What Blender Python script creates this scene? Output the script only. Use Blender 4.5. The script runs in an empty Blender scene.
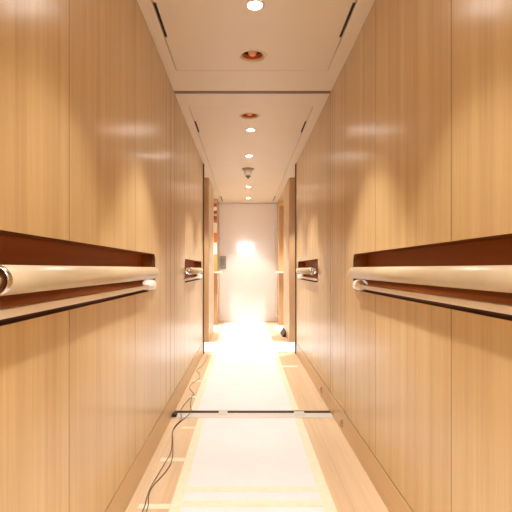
import bpy, bmesh, math, random
from math import pi, sin, cos
from mathutils import Vector, Matrix
random.seed(7)
sc = bpy.context.scene
COL = sc.collection

# ------------------------------------------------------------------ dimensions (metres; x right, y along the corridor, z up)
XL, XR = -0.496, 0.592          # finished wall faces
ZC = 2.227                      # ceiling face
Y0, YE = -1.8, 8.55             # rear wall and far white door
A0, A1 = 5.35, 6.15             # side openings to the cross passage
N0, N1 = 7.1, 8.05              # niches beside the far door
ZB = 0.138                      # baseboard height

# ------------------------------------------------------------------ materials
def nt(name):
    m = bpy.data.materials.new(name); m.use_nodes = True
    n = m.node_tree; b = n.nodes['Principled BSDF']
    return m, n, b
def plain(name, col, rough=.5, metal=0, spec=.5, noise=0, nscale=20):
    m, n, b = nt(name)
    b.inputs['Base Color'].default_value = (*col, 1)
    b.inputs['Roughness'].default_value = rough
    b.inputs['Metallic'].default_value = metal
    b.inputs['Specular IOR Level'].default_value = spec
    if noise:
        tc = n.nodes.new('ShaderNodeTexCoord'); t = n.nodes.new('ShaderNodeTexNoise')
        t.inputs['Scale'].default_value = nscale; t.inputs['Detail'].default_value = 4
        n.links.new(tc.outputs['Object'], t.inputs['Vector'])
        r = n.nodes.new('ShaderNodeValToRGB')
        r.color_ramp.elements[0].position = .3; r.color_ramp.elements[1].position = .7
        r.color_ramp.elements[0].color = (*[c*(1-noise) for c in col], 1)
        r.color_ramp.elements[1].color = (*[min(1, c*(1+noise)) for c in col], 1)
        n.links.new(t.outputs['Fac'], r.inputs['Fac']); n.links.new(r.outputs['Color'], b.inputs['Base Color'])
    return m
def wood(name, c0, c1, axis='z', rough=.3, fine=70, contrast=1.0, planks=False, spec=.5):
    """veneer with fine straight grain along one axis"""
    m, n, b = nt(name); L = n.links.new
    tc = n.nodes.new('ShaderNodeTexCoord'); oi = n.nodes.new('ShaderNodeObjectInfo')
    def noise(sx, sy, sz, detail, dist=0.0):
        mp = n.nodes.new('ShaderNodeMapping'); mp.inputs['Scale'].default_value = (sx, sy, sz)
        L(tc.outputs['Object'], mp.inputs['Vector'])
        L(oi.outputs['Random'], mp.inputs['Location'])
        t = n.nodes.new('ShaderNodeTexNoise'); t.inputs['Scale'].default_value = 1
        t.inputs['Detail'].default_value = detail; t.inputs['Roughness'].default_value = .6
        t.inputs['Distortion'].default_value = dist
        L(mp.outputs['Vector'], t.inputs['Vector']); return t.outputs['Fac']
    if axis == 'z':
        a = noise(fine, fine, 1.3, 5); w = noise(15, 15, .2, 2); f = noise(300, 300, 9, 2)
    else:
        a = noise(fine, 1.3, fine, 5); w = noise(9, .3, 9, 2); f = noise(300, 9, 300, 2)
    def mix(x, y, fac):
        q = n.nodes.new('ShaderNodeMix'); q.data_type = 'FLOAT'; q.inputs[0].default_value = fac
        L(x, q.inputs[2]); L(y, q.inputs[3]); return q.outputs[0]
    v = mix(mix(a, w, .6), f, .18)
    r = n.nodes.new('ShaderNodeValToRGB')
    r.color_ramp.elements[0].position = .5-.17/contrast; r.color_ramp.elements[1].position = .5+.17/contrast
    r.color_ramp.elements[0].color = (*c0, 1); r.color_ramp.elements[1].color = (*c1, 1)
    L(v, r.inputs['Fac']); out = r.outputs['Color']
    if planks:
        mp = n.nodes.new('ShaderNodeMapping'); mp.inputs['Rotation'].default_value = (0, 0, pi/2)
        L(tc.outputs['Object'], mp.inputs['Vector'])
        br = n.nodes.new('ShaderNodeTexBrick')
        br.inputs['Scale'].default_value = 1; br.inputs['Brick Width'].default_value = 1.5
        br.inputs['Row Height'].default_value = .15; br.inputs['Mortar Size'].default_value = .0012
        br.inputs['Color1'].default_value = (1, 1, 1, 1); br.inputs['Color2'].default_value = (.97, .965, .955, 1)
        br.inputs['Mortar'].default_value = (.82, .78, .74, 1)
        L(mp.outputs['Vector'], br.inputs['Vector'])
        q = n.nodes.new('ShaderNodeMix'); q.data_type = 'RGBA'; q.blend_type = 'MULTIPLY'; q.inputs[0].default_value = 1
        L(out, q.inputs[6]); L(br.outputs['Color'], q.inputs[7]); out = q.outputs[2]
    L(out, b.inputs['Base Color'])
    b.inputs['Roughness'].default_value = rough
    b.inputs['Specular IOR Level'].default_value = spec
    bp = n.nodes.new('ShaderNodeBump'); bp.inputs['Strength'].default_value = .04; bp.inputs['Distance'].default_value = .002
    L(f, bp.inputs['Height']); L(bp.outputs['Normal'], b.inputs['Normal'])
    return m
def glow(name, col, strength):
    m, n, b = nt(name)
    b.inputs['Base Color'].default_value = (.9, .9, .9, 1)
    b.inputs['Emission Color'].default_value = (*col, 1)
    b.inputs['Emission Strength'].default_value = strength
    return m

WOOD = wood('wall_veneer', (.52, .345, .155), (.67, .475, .238), rough=.24, spec=.38)
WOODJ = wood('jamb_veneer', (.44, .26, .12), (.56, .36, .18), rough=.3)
WOODD = wood('recess_veneer_shade', (.25, .060, .008), (.35, .090, .015), axis='y', rough=.5, spec=.15)  # reddish wood, darkened for the shade inside the recess
BASEW = wood('baseboard_veneer', (.52, .33, .15), (.64, .44, .22), axis='y', rough=.28)
FLOORW = wood('floor_planks', (.62, .45, .27), (.78, .61, .41), axis='y', rough=.45, planks=True)
DARK = plain('dark_gap', (.035, .018, .010), .8)
BLACK = plain('black_slot', (.006, .005, .005), .7)
SILLD = plain('recess_sill_shade', (.055, .016, .005), .6, spec=.2)
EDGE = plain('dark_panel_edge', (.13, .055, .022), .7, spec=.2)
CEIL = plain('ceiling_paint', (.80, .705, .555), .42, noise=.015, nscale=3)
PAPER = plain('white_floor_paper', (.79, .80, .825), .55, noise=.02, nscale=6)
TAPE = plain('masking_tape', (.86, .78, .61), .5, noise=.05, nscale=30)
WTAPE = plain('white_tape', (.9, .86, .78), .5)
GTAPE = plain('grey_tape', (.62, .60, .57), .5)
CREAM = plain('cream_rail_wrap', (.55, .43, .275), .34, noise=.03, nscale=14)
CHROME = plain('chrome', (.62, .58, .54), .18, 1)
STEEL = plain('sill_aluminium', (.74, .71, .66), .4, .25)
FILM = plain('bracket_film', (.88, .82, .72), .1)
RUBBER = plain('black_rubber', (.012, .011, .010), .5)
CABLE = plain('cable_jacket', (.07, .038, .022), .45)
DOORW = plain('door_white_gloss', (.85, .84, .825), .085, noise=.01, nscale=2)
GREY = plain('grey_plate', (.33, .32, .31), .4)
GREYD = plain('grey_button', (.18, .175, .17), .4)
WHITE = plain('fitting_white', (.82, .80, .76), .35)
TRIMB = plain('fitting_beige', (.80, .70, .52), .35)
OLIVE = plain('fitting_inner_collar', (.62, .52, .32), .3)
COPPER = plain('copper_reflector', (.78, .21, .05), .4, .4)
LAMP = plain('copper_lamp_dome', (.95, .48, .26), .35)
SHELF = plain('shelf_cream', (.86, .80, .70), .25)
LENS = glow('downlight_lens', (1, .955, .89), 62)

# ------------------------------------------------------------------ geometry helpers
def obj(name, bm, mat, parent=None, smooth=False):
    bmesh.ops.recalc_face_normals(bm, faces=bm.faces)
    me = bpy.data.meshes.new(name); bm.to_mesh(me); bm.free()
    for p in me.polygons: p.use_smooth = smooth
    for m in (mat if isinstance(mat, (list, tuple)) else [mat]): me.materials.append(m)
    o = bpy.data.objects.new(name, me); COL.objects.link(o)
    if parent: o.parent = parent
    return o
def tag(o, label, cat, group=None):
    o['label'] = label; o['category'] = cat
    if group: o['group'] = group
    return o
def struct(o): o['kind'] = 'structure'; return o
def thing(name, label, cat, loc=(0, 0, 0), group=None):
    o = bpy.data.objects.new(name, None); o.empty_display_size = .05; COL.objects.link(o); o.location = loc
    return tag(o, label, cat, group)
def box(bm, x0, x1, y0, y1, z0, z1, bev=0):
    vs = [bm.verts.new((x, y, z)) for x in (x0, x1) for y in (y0, y1) for z in (z0, z1)]
    fs = [bm.faces.new([vs[i] for i in f]) for f in ((0,1,3,2), (4,6,7,5), (0,4,5,1), (2,3,7,6), (0,2,6,4), (1,5,7,3))]
    if bev:
        es = list({e for f in fs for e in f.edges})
        bmesh.ops.bevel(bm, geom=es, offset=bev, segments=2, affect='EDGES', profile=.6)
    return bm
def boxes(*bs, bev=0):
    bm = bmesh.new()
    for b in bs: box(bm, *b, bev=bev)
    return bm
def prism(bm, pts, a, b, axis):
    """extrude a 2-D polygon; axis x: pts=(y,z); axis z: pts=(x,y); axis y: pts=(x,z)"""
    def P(p, t): return {'x': (t, p[0], p[1]), 'z': (p[0], p[1], t), 'y': (p[0], t, p[1])}[axis]
    v0 = [bm.verts.new(P(p, a)) for p in pts]; v1 = [bm.verts.new(P(p, b)) for p in pts]
    bm.faces.new(v0); bm.faces.new(list(reversed(v1)))
    for i in range(len(pts)):
        j = (i+1) % len(pts); bm.faces.new((v0[i], v0[j], v1[j], v1[i]))
    return bm
def lathe(bm, prof, n=32, axis='z', c=(0, 0, 0)):
    rings = []
    for r, t in prof:
        ring = []
        for k in range(1 if r < 1e-6 else n):
            a = 2*pi*k/n
            p = (r*cos(a), r*sin(a), t) if axis == 'z' else ((r*cos(a), t, r*sin(a)) if axis == 'y' else (t, r*cos(a), r*sin(a)))
            ring.append(bm.verts.new((p[0]+c[0], p[1]+c[1], p[2]+c[2])))
        rings.append(ring)
    for a, b in zip(rings, rings[1:]):
        if len(a) == 1 and len(b) == 1: continue
        for k in range(n):
            k2 = (k+1) % n
            if len(a) == 1: bm.faces.new((a[0], b[k], b[k2]))
            elif len(b) == 1: bm.faces.new((a[k], b[0], a[k2]))
            else: bm.faces.new((a[k], b[k], b[k2], a[k2]))
    return bm
def tube(bm, pts, r, n=8):
    pts = [Vector(p) for p in pts]; rings = []
    for i, p in enumerate(pts):
        t = (pts[min(i+1, len(pts)-1)]-pts[max(i-1, 0)]).normalized()
        u = t.cross(Vector((0, 0, 1))).normalized(); v = u.cross(t)
        rings.append([bm.verts.new(p+r*(cos(2*pi*k/n)*u+sin(2*pi*k/n)*v)) for k in range(n)])
    for a, b in zip(rings, rings[1:]):
        for k in range(n): bm.faces.new((a[k], a[(k+1) % n], b[(k+1) % n], b[k]))
    bm.faces.new(rings[0]); bm.faces.new(list(reversed(rings[-1])))
    return bm
def spline(pts, n=10):
    out = []
    P = [Vector(p) for p in pts]
    for i in range(len(P)-1):
        a, b, c, d = P[max(i-1, 0)], P[i], P[i+1], P[min(i+2, len(P)-1)]
        for k in range(n):
            t = k/n
            out.append(.5*((2*b)+(c-a)*t+(2*a-5*b+4*c-d)*t*t+(3*b-a-3*c+d)*t**3))
    out.append(P[-1]); return out
def copy_tree(o, parent=None):
    c = o.copy(); COL.objects.link(c)
    if parent: c.parent = parent
    for ch in list(o.children): copy_tree(ch, c)
    return c

# ------------------------------------------------------------------ floor
floor = struct(obj('floor', boxes((-2.1, 2.2, Y0-.1, YE+.2, -.06, 0)), FLOORW))

# ------------------------------------------------------------------ walls
NZ0, NZ1 = .883, 1.078          # handrail recess, bottom and top
NICHES = [(.72, 2.50), (3.72, 5.12)]
TH = .02
def arc(cy, cz, r, a0, a1, n=5):
    return [(cy+r*cos(a0+(a1-a0)*k/n), cz+r*sin(a0+(a1-a0)*k/n)) for k in range(n+1)]
def panel_polys(y0, y1, z0, z1):
    for a, b in NICHES:
        if b <= y0 or a >= y1: continue
        r = .034
        ins, ine = a > y0, b < y1
        if not ins and not ine:
            return [[(y0, z0), (y1, z0), (y1, NZ0), (y0, NZ0)], [(y0, NZ1), (y1, NZ1), (y1, z1), (y0, z1)]]
        if ine and not ins:     # recess ends inside this panel
            return [[(y0, z0), (y1, z0), (y1, z1), (y0, z1), (y0, NZ1)] + arc(b-r, NZ1-r, r, pi/2, 0) + arc(b-r, NZ0+r, r, 0, -pi/2) + [(y0, NZ0)]]
        if ins and not ine:
            return [[(y0, z0), (y1, z0), (y1, NZ0)] + arc(a+r, NZ0+r, r, -pi/2, -pi) + arc(a+r, NZ1-r, r, pi, pi/2) + [(y1, NZ1), (y1, z1), (y0, z1)]]
    return [[(y0, z0), (y1, z0), (y1, z1), (y0, z1)]]

def side(sgn):
    X = XL if sgn < 0 else XR
    def bx(x0, x1, *r):         # x given as depth behind the wall face
        a, b = X+sgn*x0, X+sgn*x1
        return (min(a, b), max(a, b), *r)
    nm = 'wall_left' if sgn < 0 else 'wall_right'
    # carcass behind the veneer, with the cross passage and the niche left open
    core = [bx(.09, .14, Y0, A0-.02, 0, 2.4), bx(TH+.002, 1.3, A1+.02, N0-.02, 0, 2.4), bx(TH+.002, .6, N1+.02, YE+.1, 0, 2.4),
            bx(.14, 1.3, A0-.12, A0-.02, 0, 2.4), bx(1.3, 1.4, A0-.12, A1+.1, 0, 2.4), bx(.5, .6, N0-.02, N1+.02, 0, 2.4)]
    w = struct(obj(nm, boxes(*core), DARK))
    seams = [Y0, -.96, -.2, .55, 1.28, 2.045, 2.67, 2.84, 3.0]
    if sgn > 0: seams = [Y0, -.93, -.18, .56, 1.31, 2.075, 2.70, 3.10]
    far = [3.26, 3.45, 3.70, 4.02, 4.40, 4.84, A0-.032]
    spans = list(zip(seams, seams[1:])) + [(seams[-1], 3.17), (3.17, far[0])] + list(zip(far, far[1:])) + [(A1+.018, 6.62), (6.62, N0-.018), (N1+.018, YE)]
    for y0, y1 in spans:
        g = .0015
        if 3.17 in (y0, y1) or y1 == 3.0 or y0 == 3.0: g = .004
        bm = bmesh.new()
        for poly in panel_polys(y0+g, y1-g, ZB+.005, ZC-.002):
            prism(bm, poly, X, X+sgn*TH, 'x')
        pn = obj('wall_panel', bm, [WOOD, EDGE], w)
        for p in pn.data.polygons: p.material_index = 0 if abs(p.normal.x) > .5 else 1   # edges coloured dark to put shade into the seams
    # dark edge strip where the corridor wall stops at the side passage
    obj('edge_trim', boxes(bx(-.012, .09, A0-.03, A0-.0005, 0, ZC-.002)), plain_edge, w)
    # recess lining
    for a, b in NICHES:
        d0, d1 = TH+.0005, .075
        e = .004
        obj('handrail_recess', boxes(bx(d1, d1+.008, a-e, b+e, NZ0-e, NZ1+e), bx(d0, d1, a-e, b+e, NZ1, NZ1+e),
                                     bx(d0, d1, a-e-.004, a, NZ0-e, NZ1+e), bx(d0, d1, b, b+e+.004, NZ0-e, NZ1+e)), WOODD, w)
        obj('recess_sill', boxes(bx(.001, d1, a+.022, b-.022, NZ0-e, NZ0+.0008)), SILLD, w)  # recess bottom coloured dark for the shade under rail and bar
    # jambs of the passage and niche
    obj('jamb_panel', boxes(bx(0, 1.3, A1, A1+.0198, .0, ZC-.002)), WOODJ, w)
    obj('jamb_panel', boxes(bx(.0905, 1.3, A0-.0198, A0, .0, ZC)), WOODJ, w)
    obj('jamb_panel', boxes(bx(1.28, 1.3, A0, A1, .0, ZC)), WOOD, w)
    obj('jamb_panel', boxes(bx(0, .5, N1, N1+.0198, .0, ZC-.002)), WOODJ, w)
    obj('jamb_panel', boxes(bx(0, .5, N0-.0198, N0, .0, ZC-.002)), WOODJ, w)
    obj('jamb_panel', boxes(bx(.48, .5, N0, N1, .0, ZC)), WOOD, w)
    if sgn > 0:
        obj('lintel_panel', boxes(bx(0, .48, N0, N1, 2.09, ZC-.002)), WOOD, w)
    # baseboard, flush with the veneer below a thin shadow gap
    b = boxes(*[bx(-.002, TH, y0, y1, 0, ZB) for y0, y1 in ((Y0, 3.06), (3.066, 3.168), (3.174, 3.26), (3.266, A0-.031), (A1+.021, N0-.021), (N1+.021, YE))])
    struct(obj('baseboard_left' if sgn < 0 else 'baseboard_right', b, BASEW))
    return w
plain_edge = plain('dark_edge_strip', (.10, .045, .018), .4)
WL = side(-1); WR = side(1)

# far wall with the white gloss door, and rear wall with its unseen window
struct(obj('wall_far', boxes((-1.2, 1.3, YE+.03, YE+.12, 0, 2.4)), CEIL))
d = struct(obj('door_1', boxes((XL+.004, .552, YE-.012, YE+.03, .0045, ZC-.006), bev=.002), DOORW))
obj('side_panel', boxes((.556, XR-.002, YE-.012, YE+.03, .004, ZC-.012), bev=.002), DOORW, d)
wx0, wx1, wz0, wz1 = -.36, .36, 1.62, 2.12
struct(obj('wall_rear', boxes((-1, wx0, Y0-.08, Y0, 0, 2.4), (wx1, 1.1, Y0-.08, Y0, 0, 2.4), (wx0, wx1, Y0-.08, Y0, 0, wz0), (wx0, wx1, Y0-.08, Y0, wz1, 2.4)), WOOD))
w1 = struct(obj('added_window_1', boxes((wx0, wx0+.03, Y0-.06, Y0+.01, wz0, wz1), (wx1-.03, wx1, Y0-.06, Y0+.01, wz0, wz1), (wx0, wx1, Y0-.06, Y0+.01, wz0, wz0+.03), (wx0, wx1, Y0-.06, Y0+.01, wz1-.03, wz1)), WHITE))  # added out of view to make the bright spot on the door

# ------------------------------------------------------------------ ceiling
PX0, PX1 = -.431, .513
PAN = [(-1.55, -.35), (.05, 2.825), (3.455, 8.49)]
SLOTS = [(1, 2.10, 2.42), (2, 3.79, 4.11), (2, 7.72, 8.3)]
cb = [(-2.1, 2.2, Y0-.08, YE+.2, 2.40, 2.44)]
CT = ZC+.018
JY0, JY1 = 3.143, 3.197
ys = [Y0, PAN[0][0], PAN[0][1], PAN[1][0], PAN[1][1], JY0]
cb += [(XL, PX0-.0, Y0, JY0, ZC, CT), (PX1, XR, Y0, JY0, ZC, CT), (XL, PX0, JY1, YE+.02, ZC, CT), (PX1, XR, JY1, YE+.02, ZC, CT)]
cb += [(PX0, PX1, Y0, PAN[0][0], ZC, CT), (PX0, PX1, PAN[0][1], PAN[1][0], ZC, CT), (PX0, PX1, PAN[1][1], JY0, ZC, CT), (PX0, PX1, JY1, PAN[2][0], ZC, CT), (PX0, PX1, PAN[2][1], YE+.02, ZC, CT)]
for s, X in ((-1, XL), (1, XR)):
    for a, b_, dd in ((A0, A1, 1.3), (N0, N1, .5)):
        q = (X, X+s*dd); cb.append((min(q), max(q), a, b_, ZC, CT))
ceiling = struct(obj('ceiling', boxes(*cb), CEIL))
obj('joint_strip', boxes((XL, XR, JY0, JY1, ZC+.002, ZC+.012)), plain('joint_brown', (.16, .075, .03), .5), ceiling)
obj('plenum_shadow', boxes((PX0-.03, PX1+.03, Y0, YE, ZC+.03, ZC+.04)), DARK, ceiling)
HOLES = {1: [(.041, .22, .036), (.041, 1.17, .036), (.044, 2.12, .036), (.040, 2.63, .069)], 0: [(.04, -.75, .036)],
         2: [(.033, 3.66, .069), (.044, 4.03, .036), (.038, 4.96, .036), (.045, 6.85, .036), (.052, 7.92, .036)]}
for i, (a, b_) in enumerate(PAN):
    g = .0045; sw = .013
    x0, x1 = PX0+g, PX1-g
    sl = sorted((s0, s1) for k, s0, s1 in SLOTS if k == i)
    pts = [(x0, a+g), (x1, a+g)]
    for s0, s1 in sl: pts += [(x1, s0), (x1-sw, s0), (x1-sw, s1), (x1, s1)]
    pts += [(x1, b_-g), (x0, b_-g)]
    for s0, s1 in reversed(sl): pts += [(x0, s1), (x0+sw, s1), (x0+sw, s0), (x0, s0)]
    o = obj('ceiling_panel', prism(bmesh.new(), pts, ZC, ZC+.016, 'z'), CEIL, ceiling)
    cut = bmesh.new()
    for hx, hy, hr in HOLES[i]: lathe(cut, [(0, ZC-.05), (hr, ZC-.05), (hr, ZC+.05), (0, ZC+.05)], 32, c=(hx, hy, 0))
    c = obj('cutter', cut, CEIL)
    md = o.modifiers.new('b', 'BOOLEAN'); md.object = c; md.operation = 'DIFFERENCE'; md.solver = 'EXACT'
    bpy.context.view_layer.update()
    ev = o.evaluated_get(bpy.context.evaluated_depsgraph_get())
    me = bpy.data.meshes.new_from_object(ev); o.modifiers.clear(); o.data = me
    bpy.data.objects.remove(c)
# slot diffusers in the notches
SL = {(-1, 0): 'short black air slot at left edge of the nearest ceiling panel', (1, 0): 'short black air slot at right edge of the nearest ceiling panel',
      (-1, 1): 'short black air slot at left edge of ceiling panel just beyond the cross joint', (1, 1): 'short black air slot at right edge of ceiling panel just beyond the cross joint',
      (-1, 2): 'far dark air slot at left ceiling edge near the white door', (1, 2): 'far dark air slot at right ceiling edge near the white door'}
for j, (k, s0, s1) in enumerate(SLOTS):
    for s in (-1, 1):
        x = (PX0+.0035, PX0+.0145) if s < 0 else (PX1-.0145, PX1-.0035)
        o = obj('air_slot', boxes((x[0], x[1], s0+.002, s1-.002, ZC+.004, ZC+.03)), BLACK)
        tag(o, SL[(s, j)], 'air vent', 'black air slots along the ceiling panel edges')

# ------------------------------------------------------------------ downlights
LIGHTW = 44
def lamp(name, parent, z, energy=LIGHTW, size=77, blend=.42, col=(1, .925, .81)):
    l = bpy.data.lights.new(name, 'SPOT'); l.energy = energy; l.spot_size = math.radians(size); l.spot_blend = blend
    l.shadow_soft_size = .03; l.color = col
    o = bpy.data.objects.new(name, l); COL.objects.link(o); o.parent = parent; o.location = (0, 0, z)
    return o
def make_downlight():
    t = thing('downlight', '', 'ceiling light')
    obj('trim_ring', lathe(bmesh.new(), [(.034, .004), (.034, -.003), (.040, -.004), (.047, -.0015), (.047, 0), (.034, .004)]), WHITE, t, True)
    obj('housing', lathe(bmesh.new(), [(.0335, .0), (.0335, .05), (0, .05)]), WHITE, t, True)
    obj('lens', lathe(bmesh.new(), [(0, .001), (.020, .001), (.033, .004), (.033, .006), (0, .006)]), LENS, t, True)
    return t
dl0 = make_downlight()
DL = [(.041, 1.17, ZC, 'lit downlight in the nearest ceiling panel, between the camera and the visible ones', 1),
      (.041, .22, ZC, 'unseen lit downlight added overhead at the camera', 1),  # unseen, added to brighten the walls near the camera
      (.044, 2.12, ZC, 'lit round downlight at the top edge, nearer than every copper downlight', 1),
      (.044, 4.03, ZC, 'lit round downlight just beyond the farther copper downlight', 1),
      (.038, 4.96, ZC, 'lit round downlight on the near side of the smoke detector', 1),
      (.045, 6.85, ZC, 'small lit downlight just beyond the smoke detector', 1.15),
      (.052, 7.92, ZC, 'farthest small lit downlight, closest to the white end door', .8),
      (.04, -.75, ZC, 'unseen lit downlight added behind the camera', 1),  # added out of view to help light the corridor
      (XL-.42, 5.75, ZC, 'unseen downlight added to light the left side passage', 2.4), (XR+.42, 5.75, ZC, 'unseen downlight added to light the right side passage', 2.4),  # unseen pair, added to brighten the cross passage
      (XL-.24, 7.5, ZC, 'unseen downlight added to light the left niche beside the far door', 1.6), (XR+.24, 7.5, 2.09, 'unseen downlight added to light the right niche beside the far door', 1.6)]  # unseen pair, added to light the niches
for i, (x, y, z, lb, e) in enumerate(DL):
    o = dl0 if i == 0 else copy_tree(dl0)
    o.location = (x, y, z); o['label'] = lb; o['group'] = 'lit ceiling downlights'
    lamp('spot_lamp', o, -.008, LIGHTW*e, col=(1, .955, .89) if y < 5.5 else (1, .985, 1))
def make_copper():
    t = thing('copper_downlight', '', 'ceiling light')
    obj('trim_ring', lathe(bmesh.new(), [(.0605, .002), (.061, -.003), (.066, -.0045), (.072, -.0035), (.075, -.001), (.075, 0), (.0605, .002)], 40), TRIMB, t, True)
    obj('collar', lathe(bmesh.new(), [(.061, .0), (.058, .004), (.052, .007)], 40), OLIVE, t, True)
    obj('reflector', lathe(bmesh.new(), [(.052, .007), (.050, .030), (.040, .047), (.020, .054), (.0, .055)], 40), COPPER, t, True)
    obj('lamp_dome', lathe(bmesh.new(), [(0, .002), (.010, .003), (.018, .008), (.022, .016), (.022, .054)], 32), LAMP, t, True)
    return t
cp = make_copper(); cp.location = (.040, 2.63, ZC); cp['label'] = 'larger nearer unlit copper downlight in the nearest ceiling panel'; cp['group'] = 'copper downlights'
cp.scale = (1.12, 1.12, 1.0)
c2 = copy_tree(cp); c2.location = (.033, 3.66, ZC); c2['label'] = 'smaller-looking farther copper downlight just past the dark ceiling joint'

# smoke detector
sd = thing('smoke_detector', 'white domed smoke detector hanging from the far ceiling panel', 'smoke detector', (.032, 5.6, ZC))
obj('base_plate', lathe(bmesh.new(), [(0, 0), (.074, 0), (.076, -.008), (.070, -.016), (.045, -.018), (0, -.018)]), plain('detector_rim', (.42, .36, .27), .4), sd, True)
obj('neck', lathe(bmesh.new(), [(.040, -.016), (.040, -.032), (0, -.032)]), TRIMB, sd, True)
obj('dome', lathe(bmesh.new(), [(0, -.030), (.044, -.030), (.050, -.038), (.050, -.066), (.040, -.082), (.030, -.088), (0, -.088)]), plain('detector_white', (.93, .91, .87), .4), sd, True)
obj('sensor_ring', lathe(bmesh.new(), [(0, -.086), (.030, -.087), (.036, -.091), (.036, -.094), (.024, -.098), (.014, -.112), (.010, -.122), (0, -.124)]), plain('detector_dark', (.16, .12, .09), .4), sd, True)

# ------------------------------------------------------------------ handrails
def handrail(sgn, y0, y1, ye, label):
    ext = ye-y1                                  # the bar and bracket run on to the end of the recess
    X = (XL if sgn < 0 else XR); s = -sgn          # s points into the corridor
    t = thing('handrail', label, 'handrail', (X, (y0+y1)/2, .978), 'cream handrails in the wall recesses')
    h = (y1-y0)/2; R = .029; ax = s*.040
    obj('rail_tube', lathe(bmesh.new(), [(0, -h+.004), (R, -h+.004), (R, h-.006), (R-.004, h-.0015), (R-.010, h), (0, h)], 40, 'y', (ax, 0, 0)), CREAM, t, True).data.shade_smooth()
    obj('end_cap', lathe(bmesh.new(), [(R*.97, -h+.006), (R*1.02, -h+.001), (R*.98, -h-.006), (R*.86, -h-.009), (R*.80, -h-.005), (R*.72, -h-.004), (R*.3, -h-.006), (0, -h-.006)], 40, 'y', (ax, 0, 0)), CHROME, t, True)
    # flat support bar below the tube, along the recess
    a, b = sorted((s*.012, -s*.014))
    obj('support_bar', boxes((a, b, -h+.0, h+ext-.02, -.080, -.060), bev=.003), SHELF, t)
    # film wrapped end bracket
    bm = bmesh.new()
    bmesh.ops.create_uvsphere(bm, u_segments=20, v_segments=14, radius=1)
    for v in bm.verts:
        c = v.co
        n = 1+.05*sin(9*c.x+3)*sin(7*c.y)*cos(8*c.z)
        def sq(q): return math.copysign(abs(q)**.75, q)
        v.co = Vector((sq(c.x)*.032*n - s*.006, sq(c.y)*.085*n*(1-.25*c.z) + h + ext - .085, sq(c.z)*.029*n - .064))
    obj('wrapped_bracket', bm, FILM, t, True)
    obj('bracket_post', boxes((min(ax, -s*.072), max(ax, -s*.072), h-.10, h-.07, -.012, .004), bev=.004), CREAM, t)
    obj('bracket_post', boxes((min(ax, -s*.072), max(ax, -s*.072), -h+.14, -h+.17, -.012, .004), bev=.004), CREAM, t)
    return t
handrail(-1, .832, 2.262, 2.46, 'near cream handrail along the left wall, its metal end cap at the photo edge')
handrail(1, .80, 2.335, 2.46, 'near cream handrail along the right wall, running out of the photo')
handrail(-1, 3.66, 4.56, 5.06, 'far short handrail on the left wall beyond the floor threshold')
handrail(1, 3.72, 4.74, 5.06, 'far short handrail on the right wall beyond the floor threshold')

# ------------------------------------------------------------------ floor coverings
def slab(name, x0, x1, y0, y1, z0, z1, mat, label, cat, group=None):
    bm = bmesh.new(); n = max(1, int((y1-y0)/.25)); k = max(1, int((x1-x0)/.25))
    box(bm, x0, x1, y0, y1, z0, z1)
    return tag(obj(name, bm, mat), label, cat, group)
PG = 'white floor protection sheets'
slab('floor_sheet', -.29, .345, Y0+.3, 3.035, .0004, .003, PAPER, 'white protective sheet on the floor on the near side of the threshold', 'floor covering', PG)
slab('floor_sheet', -.355, .352, 3.195, YE+.02, .0004, .003, PAPER, 'long white protective sheet on the floor beyond the threshold up to the white door', 'floor covering', PG)
slab('floor_sheet', .353, XR+1.25, 5.40, 6.11, .0004, .012, PAPER, 'white sheet on the floor of the right side passage', 'floor covering', PG)
slab('floor_sheet', XL-1.25, -.356, 5.40, 6.11, .0004, .012, PAPER, 'white sheet on the floor of the left side passage', 'floor covering', PG)
slab('floor_sheet', XR-.10, XR+.46, 7.28, 7.95, .0004, .003, PAPER, 'small white sheet in the right niche next to the far door', 'floor covering', PG)
slab('floor_sheet', XL-.46, XL+.06, 7.25, 7.95, .0004, .003, PAPER, 'small white sheet in the left niche next to the far door', 'floor covering', PG)
TG = 'tape strips on the floor'
def tape(x0, x1, y0, y1, label, mat=TAPE, z=.0032, skew=0):
    bm = bmesh.new()
    prism(bm, [(x0, y0), (x1, y0), (x1+skew, y1), (x0+skew, y1)], z-.0028 if z < .004 else z-.0008, z+.0009, 'z')
    return tag(obj('tape_strip', bm, mat), label, 'tape', TG)
tape(-.315, -.27, Y0+.3, 3.03, 'pale yellow tape along the left edge of the near floor sheet')
tape(.325, .375, Y0+.3, 3.03, 'pale yellow tape along the right edge of the near floor sheet')
tape(-.268, .323, 1.905, 1.95, 'pale tape across the near floor sheet, lower of two, closest to the camera', z=.0042)
tape(-.268, .323, 2.035, 2.075, 'pale tape across the near floor sheet, upper of two cross strips', z=.0042)
tape(-.45, -.318, 1.89, 1.93, 'short pale tape on the left floorboards at the bottom of the photo', z=.0012)
tape(-.445, -.318, 2.36, 2.40, 'short pale tape on the left floorboards under the cables', z=.0012)
tape(-.40, -.318, 2.84, 2.87, 'short pale tape on the left floorboards just before the threshold', z=.0012)
tape(-.385, -.335, 3.2, 8.4, 'long pale tape on the left edge of the far floor sheet', skew=-.012)
tape(.33, .375, 3.2, 8.4, 'long pale tape on the right edge of the far floor sheet')
tape(-.43, -.388, 3.53, 3.56, 'short white tape on left floorboards just past the threshold', WTAPE, .0012)
tape(-.46, -.395, 4.02, 4.06, 'short white tape on left floorboards midway between threshold and side passage', WTAPE, .0012)
tape(.376, .53, 4.62, 4.68, 'short white tape across the right floorboards before the side passage', WTAPE, .0012)

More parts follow.
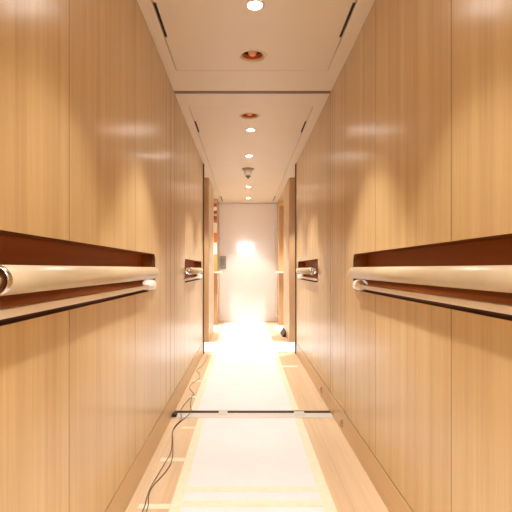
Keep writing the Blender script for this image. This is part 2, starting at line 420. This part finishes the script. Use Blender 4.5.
# threshold
th = thing('threshold', 'dark rubber and metal threshold crossing the floor between the two white sheets', 'threshold', (0, 3.13, 0))
obj('rubber_joint', boxes((XL+.003, XR-.003,   .012, .056, .0004, .0055), bev=.001), RUBBER, th)
obj('metal_sill', boxes((XL+.003, XR-.003, -.090, .007, .0004, .0045), bev=.001), STEEL, th)
o = tag(obj('tape_strip', boxes((-.185, -.125, 3.09, 3.20, .0056, .0066)), GTAPE), 'small grey tape patch on the threshold at left edge of white sheet', 'tape', TG)
o = tag(obj('tape_strip', boxes((.335, .405, 3.08, 3.17, .0056, .0066)), GTAPE), 'small grey tape patch on the threshold at right edge of white sheet', 'tape', TG)
tag(obj('rubber_block', boxes((XL+.004, XL+.034, 3.045, 3.095, .005, .022), bev=.004), RUBBER), 'small black rubber block at the left end of the threshold', 'block')

# cables: traced as floor points
def fl(px, py, z=.0045):
    dd = 455/(py-268.5); return ((px-245.5)*dd/455, dd, z)
def cable(pts, label):
    P = spline([p if len(p) == 3 else fl(*p) for p in pts], 8)
    P = [Vector((p.x, p.y, 0.0105 if 3.03 < p.y < 3.21 else p.z)) for p in P]
    return tag(obj('cable', tube(bmesh.new(), P, .0019), CABLE, None, True), label, 'cable', 'thin black cables on the left floor')
cable([(-.44, 1.55, .0045), (142.6, 512), (146.9, 498), (151.8, 486), (164.5, 464.7), (171.3, 451), (172.3, 433.5), (175.2, 426.6), (181, 419.8), (181.5, 409.4), (191.3, 397.1), (193.9, 394.5), (189.5, 388.3), (193, 383.1), (199.2, 378.7), (199.7, 374.3), (196.6, 370.8), (202.7, 365.5), (207.1, 357.6), (208, 355.5)],
      'long thin black cable winding from the bottom edge past the threshold to the left passage')
cable([(-.42, 1.55, .0045), (146.5, 512), (148.8, 496), (153.7, 486), (166.4, 471.6), (172.3, 458.9), (172.9, 441.3), (172.7, 431.5), (181, 421.8), (190.8, 413.8), (190.4, 405), (192.2, 397.1)],
      'shorter thin black cable beside the long one, ending just past the threshold')

# magnetic catches on the right baseboard
mg = thing('door_catch', 'small round chrome catch on the right baseboard, nearer than the threshold', 'door catch', (XR-.002, 2.78, .053), 'round catches on the right baseboard')
obj('ring', lathe(bmesh.new(), [(.022, 0), (.025, -.004), (.022, -.008), (.018, -.006), (.018, -.001)], 24, 'x'), CHROME, mg, True)
obj('magnet_face', lathe(bmesh.new(), [(.018, 0), (.018, -.004), (0, -.004)], 24, 'x'), GREY, mg, True)
m2 = copy_tree(mg); m2.location = (XR-.002, 3.53, .055); m2['label'] = 'small round chrome catch on the right baseboard, beyond the threshold'

# far end fittings
cpn = thing('control_panel', 'small grey control plate with buttons at left edge of the white door', 'control panel', (-.42, YE-.012, 1.112))
fp = obj('face_plate', boxes((-.056, .056, -.014, .002, -.122, .122), bev=.003), GREY, cpn)
for r in range(4):
    for c in range(3):
        obj('button', boxes((-.028+c*.022-.008, -.028+c*.022+.008, -.018, -.013, .06-r*.034-.011, .06-r*.034+.011), bev=.002), GREYD, fp)
for s, X, nm in ((-1, XL, 'cream ledge in the left niche, below the colourful painting'), (1, XR, 'cream ledge in the right niche beside the white door')):
    a, b = sorted((X-s*.075, X+s*.44))
    tag(obj('wall_ledge', boxes((a, b, N1-.13, N1-.001, .918, .946), bev=.004), SHELF), nm, 'shelf', 'ledges in the far niches')

# painting on the niche wall: colour fields, procedural
m, n, b = nt('painted_canvas'); L = n.links.new
tc = n.nodes.new('ShaderNodeTexCoord'); sp = n.nodes.new('ShaderNodeSeparateXYZ'); L(tc.outputs['Object'], sp.inputs[0])
nz = n.nodes.new('ShaderNodeTexNoise'); nz.inputs['Scale'].default_value = 7; nz.inputs['Detail'].default_value = 2; L(tc.outputs['Object'], nz.inputs['Vector'])
ad = n.nodes.new('ShaderNodeMath'); ad.operation = 'MULTIPLY_ADD'; ad.inputs[1].default_value = .06; L(nz.outputs['Fac'], ad.inputs[0])
sb = n.nodes.new('ShaderNodeMath'); sb.operation = 'MULTIPLY_ADD'; sb.inputs[1].default_value = 1/1.25; sb.inputs[2].default_value = -.03; L(sp.outputs['Z'], sb.inputs[0]); L(sb.outputs[0], ad.inputs[2])
r = n.nodes.new('ShaderNodeValToRGB'); r.color_ramp.interpolation = 'CONSTANT'
st = [(0, (.42, .34, .12)), (.20, (.75, .38, .18)), (.235, (.9, .88, .84)), (.405, (.80, .27, .07)), (.54, (.92, .88, .82)), (.68, (.45, .2, .1)), (.72, (.30, .09, .04)), (.77, (.85, .62, .5)), (.80, (.32, .10, .05)), (.84, (.95, .85, .78)), (.90, (.34, .11, .05)), (.95, (.7, .36, .22))]
e = r.color_ramp.elements; e[0].color = (*st[0][1], 1); e[1].position = st[1][0]; e[1].color = (*st[1][1], 1)
for p, c in st[2:]: q = e.new(p); q.color = (*c, 1)
L(ad.outputs[0], r.inputs['Fac']); L(r.outputs['Color'], b.inputs['Base Color']); b.inputs['Roughness'].default_value = .35
pt = thing('painting', 'tall narrow orange, white and brown abstract painting in the left niche', 'painting', (XL-.21, N1, .955))
obj('canvas', boxes((-.20, .20, -.03, -.001, 0, 1.25), bev=.002), m, pt)
bm = bmesh.new(); prism(bm, [(0, 0), (0.052, 0), (.052, .09)], 0, .42, 'y')
o = tag(obj('door_stop', bm, RUBBER), 'dark wedge at the foot of the right wall between side passage and niche', 'wedge'); o.location = (XR-.055, 6.64, .0005)

# ------------------------------------------------------------------ daylight, camera, view
w = bpy.data.worlds.new('daylight'); sc.world = w; w.use_nodes = True
bg = w.node_tree.nodes['Background']; bg.inputs[0].default_value = (.74, .87, 1, 1); bg.inputs[1].default_value = 32
cam = bpy.data.cameras.new('camera'); cam.lens = 32; cam.sensor_width = 36; cam.shift_x = .0205; cam.shift_y = .0244; cam.clip_start = .02
co = bpy.data.objects.new('camera', cam); COL.objects.link(co); co.location = (0, 0, 1.0); co.rotation_euler = (pi/2, 0, 0)
sc.camera = co
sc.cycles.max_bounces = 16; sc.cycles.diffuse_bounces = 10; sc.cycles.glossy_bounces = 6
vs = sc.view_settings; vs.view_transform = 'Standard'; vs.look = 'None'; vs.gamma = 1; vs.use_curve_mapping = False; vs.exposure = .3
